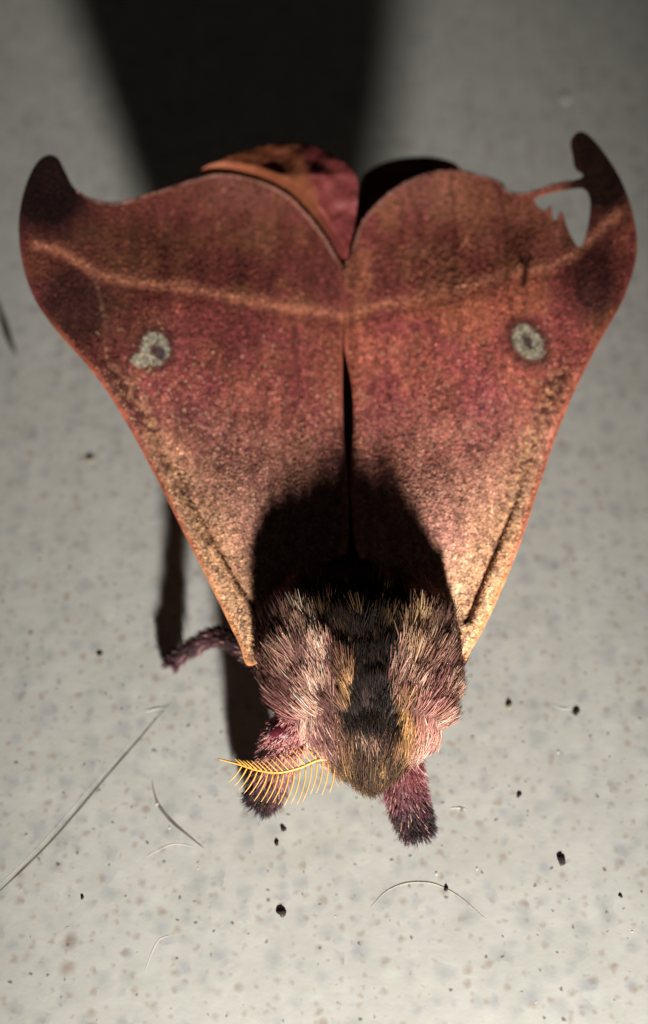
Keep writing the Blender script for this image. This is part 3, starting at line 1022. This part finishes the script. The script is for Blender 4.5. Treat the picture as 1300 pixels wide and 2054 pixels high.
# --- antennae: tapering shaft with two rows of barbs
def make_antenna(shaft, lower, upper, nbar):
    p = smooth_path(shaft, 60)
    r = np.interp(np.linspace(0, 1, 60), [0, 0.15, 0.8, 1], [0.105, 0.105, 0.09, 0.045])
    v, f = tube(p, r, 8)
    an = mk('antenna', v, f, M_ant, moth, origin=C0)
    an['_w'] = tuple(C0)
    for k_ in range(nbar):
        t = 0.03 + 0.78 * (k_ / (nbar - 1)) ** 0.93
        i_ = t * 59
        q = np.array([np.interp(i_, np.arange(60), p[:, m]) for m in range(3)])
        for dvec, amp in ((lower(t), 1.0), (upper(t), 0.6)):
            ln = amp * np.interp(t, [0, 0.25, 0.6, 0.85, 1.0], [2.1, 2.35, 1.75, 1.0, 0.35]) * rng.uniform(0.92, 1.06)
            dv = norm(np.array(dvec[0]))
            bd = np.array(dvec[1])
            tt = np.linspace(0, 1, 7)[:, None]
            path = q + dv * ln * tt + bd * ln * tt ** 2 + rng.normal(0, 0.02, 3) * tt
            v, f = tube(path, np.array([0.055, 0.055, 0.052, 0.048, 0.042, 0.034, 0.018]), 6)
            mk('barb', v, f, M_ant, an, origin=C0)
    return an


sh = [at(676, 1524, 5.6), at(640, 1524, 5.7), at(600, 1540, 5.6), at(560, 1549, 5.4), at(520, 1545, 5.2), at(480, 1533, 5.0), at(438, 1522, 4.8)]
make_antenna(sh, lambda t: ((0.12 - 0.75 * t ** 2, -0.78, -0.45), (-0.28 - 0.1 * t, -0.05, -0.05)),
             lambda t: ((-0.45 - 0.45 * t, 0.55, 0.55), (-0.12, 0.10, -0.05)), 18)
# the other one, swept back under the cheek on the far side of the head
sh2 = [(4.4, -22.3, 3.4), (5.2, -22.1, 3.0), (5.8, -21.3, 2.6), (6.1, -20.0, 2.4), (6.1, -18.4, 2.4), (6.0, -16.8, 2.4)]
make_antenna(sh2, lambda t: ((-0.5, 0.5, -0.6), (-0.1, 0.1, -0.1)), lambda t: ((-0.6, 0.2, 0.2), (0, 0.15, -0.1)), 12)

# ------------------------------------------------------------------ small debris on the floor
GR = [  # px, py, radius mm, height mm, label
    (1126, 1725, 0.33, 0.32, 'round black grit grain, largest of all, on open floor', M_grit),
    (1156, 1428, 0.26, 0.26, 'black grit grain on the floor near the small olive crumb', M_grit),
    (565, 1830, 0.30, 0.34, 'big dark grit grain in front of the forefoot under the antenna', M_grit),
    (555, 1691, 0.17, 0.22, 'small black grit fleck lying just before the forefoot under the yellow antenna', M_grit),
    (568, 1662, 0.20, 0.20, 'grey brown grit fleck closest to the forefoot under the yellow antenna', M_grit),
    (895, 1783, 0.16, 0.22, 'tiny black speck touching the curved pale fibre', M_grit),
    (1021, 1415, 0.24, 0.34, 'small olive crumb of dirt beside the torn wing base', M_gritg),
    (200, 1311, 0.20, 0.16, 'small dark grit speck beside the slim outstretched middle foot', M_grit),
    (1041, 1594, 0.18, 0.16, 'small black grit speck beside the forefoot away from the antenna', M_grit),
    (180, 920, 0.30, 0.28, 'blurred olive crumb on the floor beside the untorn wing', M_gritg),
    (165, 1800, 0.13, 0.16, 'tiny black speck near the long floor scratch', M_grit),
    (1245, 1797, 0.13, 0.15, 'tiny dark speck out on the bare floor past the fibre', M_grit),
]
for k_, (x, y, r, h, lab, mt) in enumerate(GR):
    o = lump(x, y, r, h * 0.6, mt, 'grit_grain', 200 + k_, None, 1.15)
    tag(o, lab, 'grit', 'grit grains on the floor')

# thin curved fibre lying on the floor
p = smooth_path([at(x, y, 0.004) for x, y in ((745, 1818), (775, 1788), (815, 1772), (860, 1771), (893, 1782), (930, 1805), (975, 1845))], 50)
v, f = tube(p, np.interp(np.linspace(0, 1, 50), [0, 0.3, 0.7, 1], [0.010, 0.024, 0.024, 0.010]), 8)
tag(mk('fibre', v, f, M_fibre, origin=p[0]), 'thin pale curved fibre lying flat on the floor', 'fibre')
p = smooth_path([at(-14, 585, 0.05), at(4, 640, 0.08), at(18, 680, 0.08), at(32, 712, 0.05)], 24)
v, f = tube(p, np.interp(np.linspace(0, 1, 24), [0, 0.6, 1], [0.1, 0.28, 0.08]), 8)
tag(mk('dark_splinter', v, f, M_grit, origin=p[0]), 'thin dark splinter on the floor beside the untorn wing', 'splinter')

# little glossy pimples of the floor's own coating
pr = np.random.default_rng(5)
spots = [(1120, 1508), (1136, 1532), (397, 1742), (315, 1612), (340, 1660), (875, 1752), (957, 1742), (672, 1838), (1135, 195), (1075, 2010), (1085, 1600), (1268, 1868)]
PV, PF, base = [], [], 0
for k_, (x, y) in enumerate(spots):
    r = 0.5 if y < 300 else pr.uniform(0.08, 0.17)
    c = at(x, y, 0)
    v, f = ellipsoid(c + [0, 0, -0.01], (r * pr.uniform(0.6, 1), r * pr.uniform(0.8, 1.5), r * 0.16), 10, 7)
    PV.append(v)
    PF.append(f[0] + base)
    base += len(v)
o = mk('coating_pimples', np.vstack(PV), PF, M_clear, floor)
o['kind'] = 'stuff'

for o in list(bpy.data.objects):
    if '_w' in o.keys():
        del o['_w']
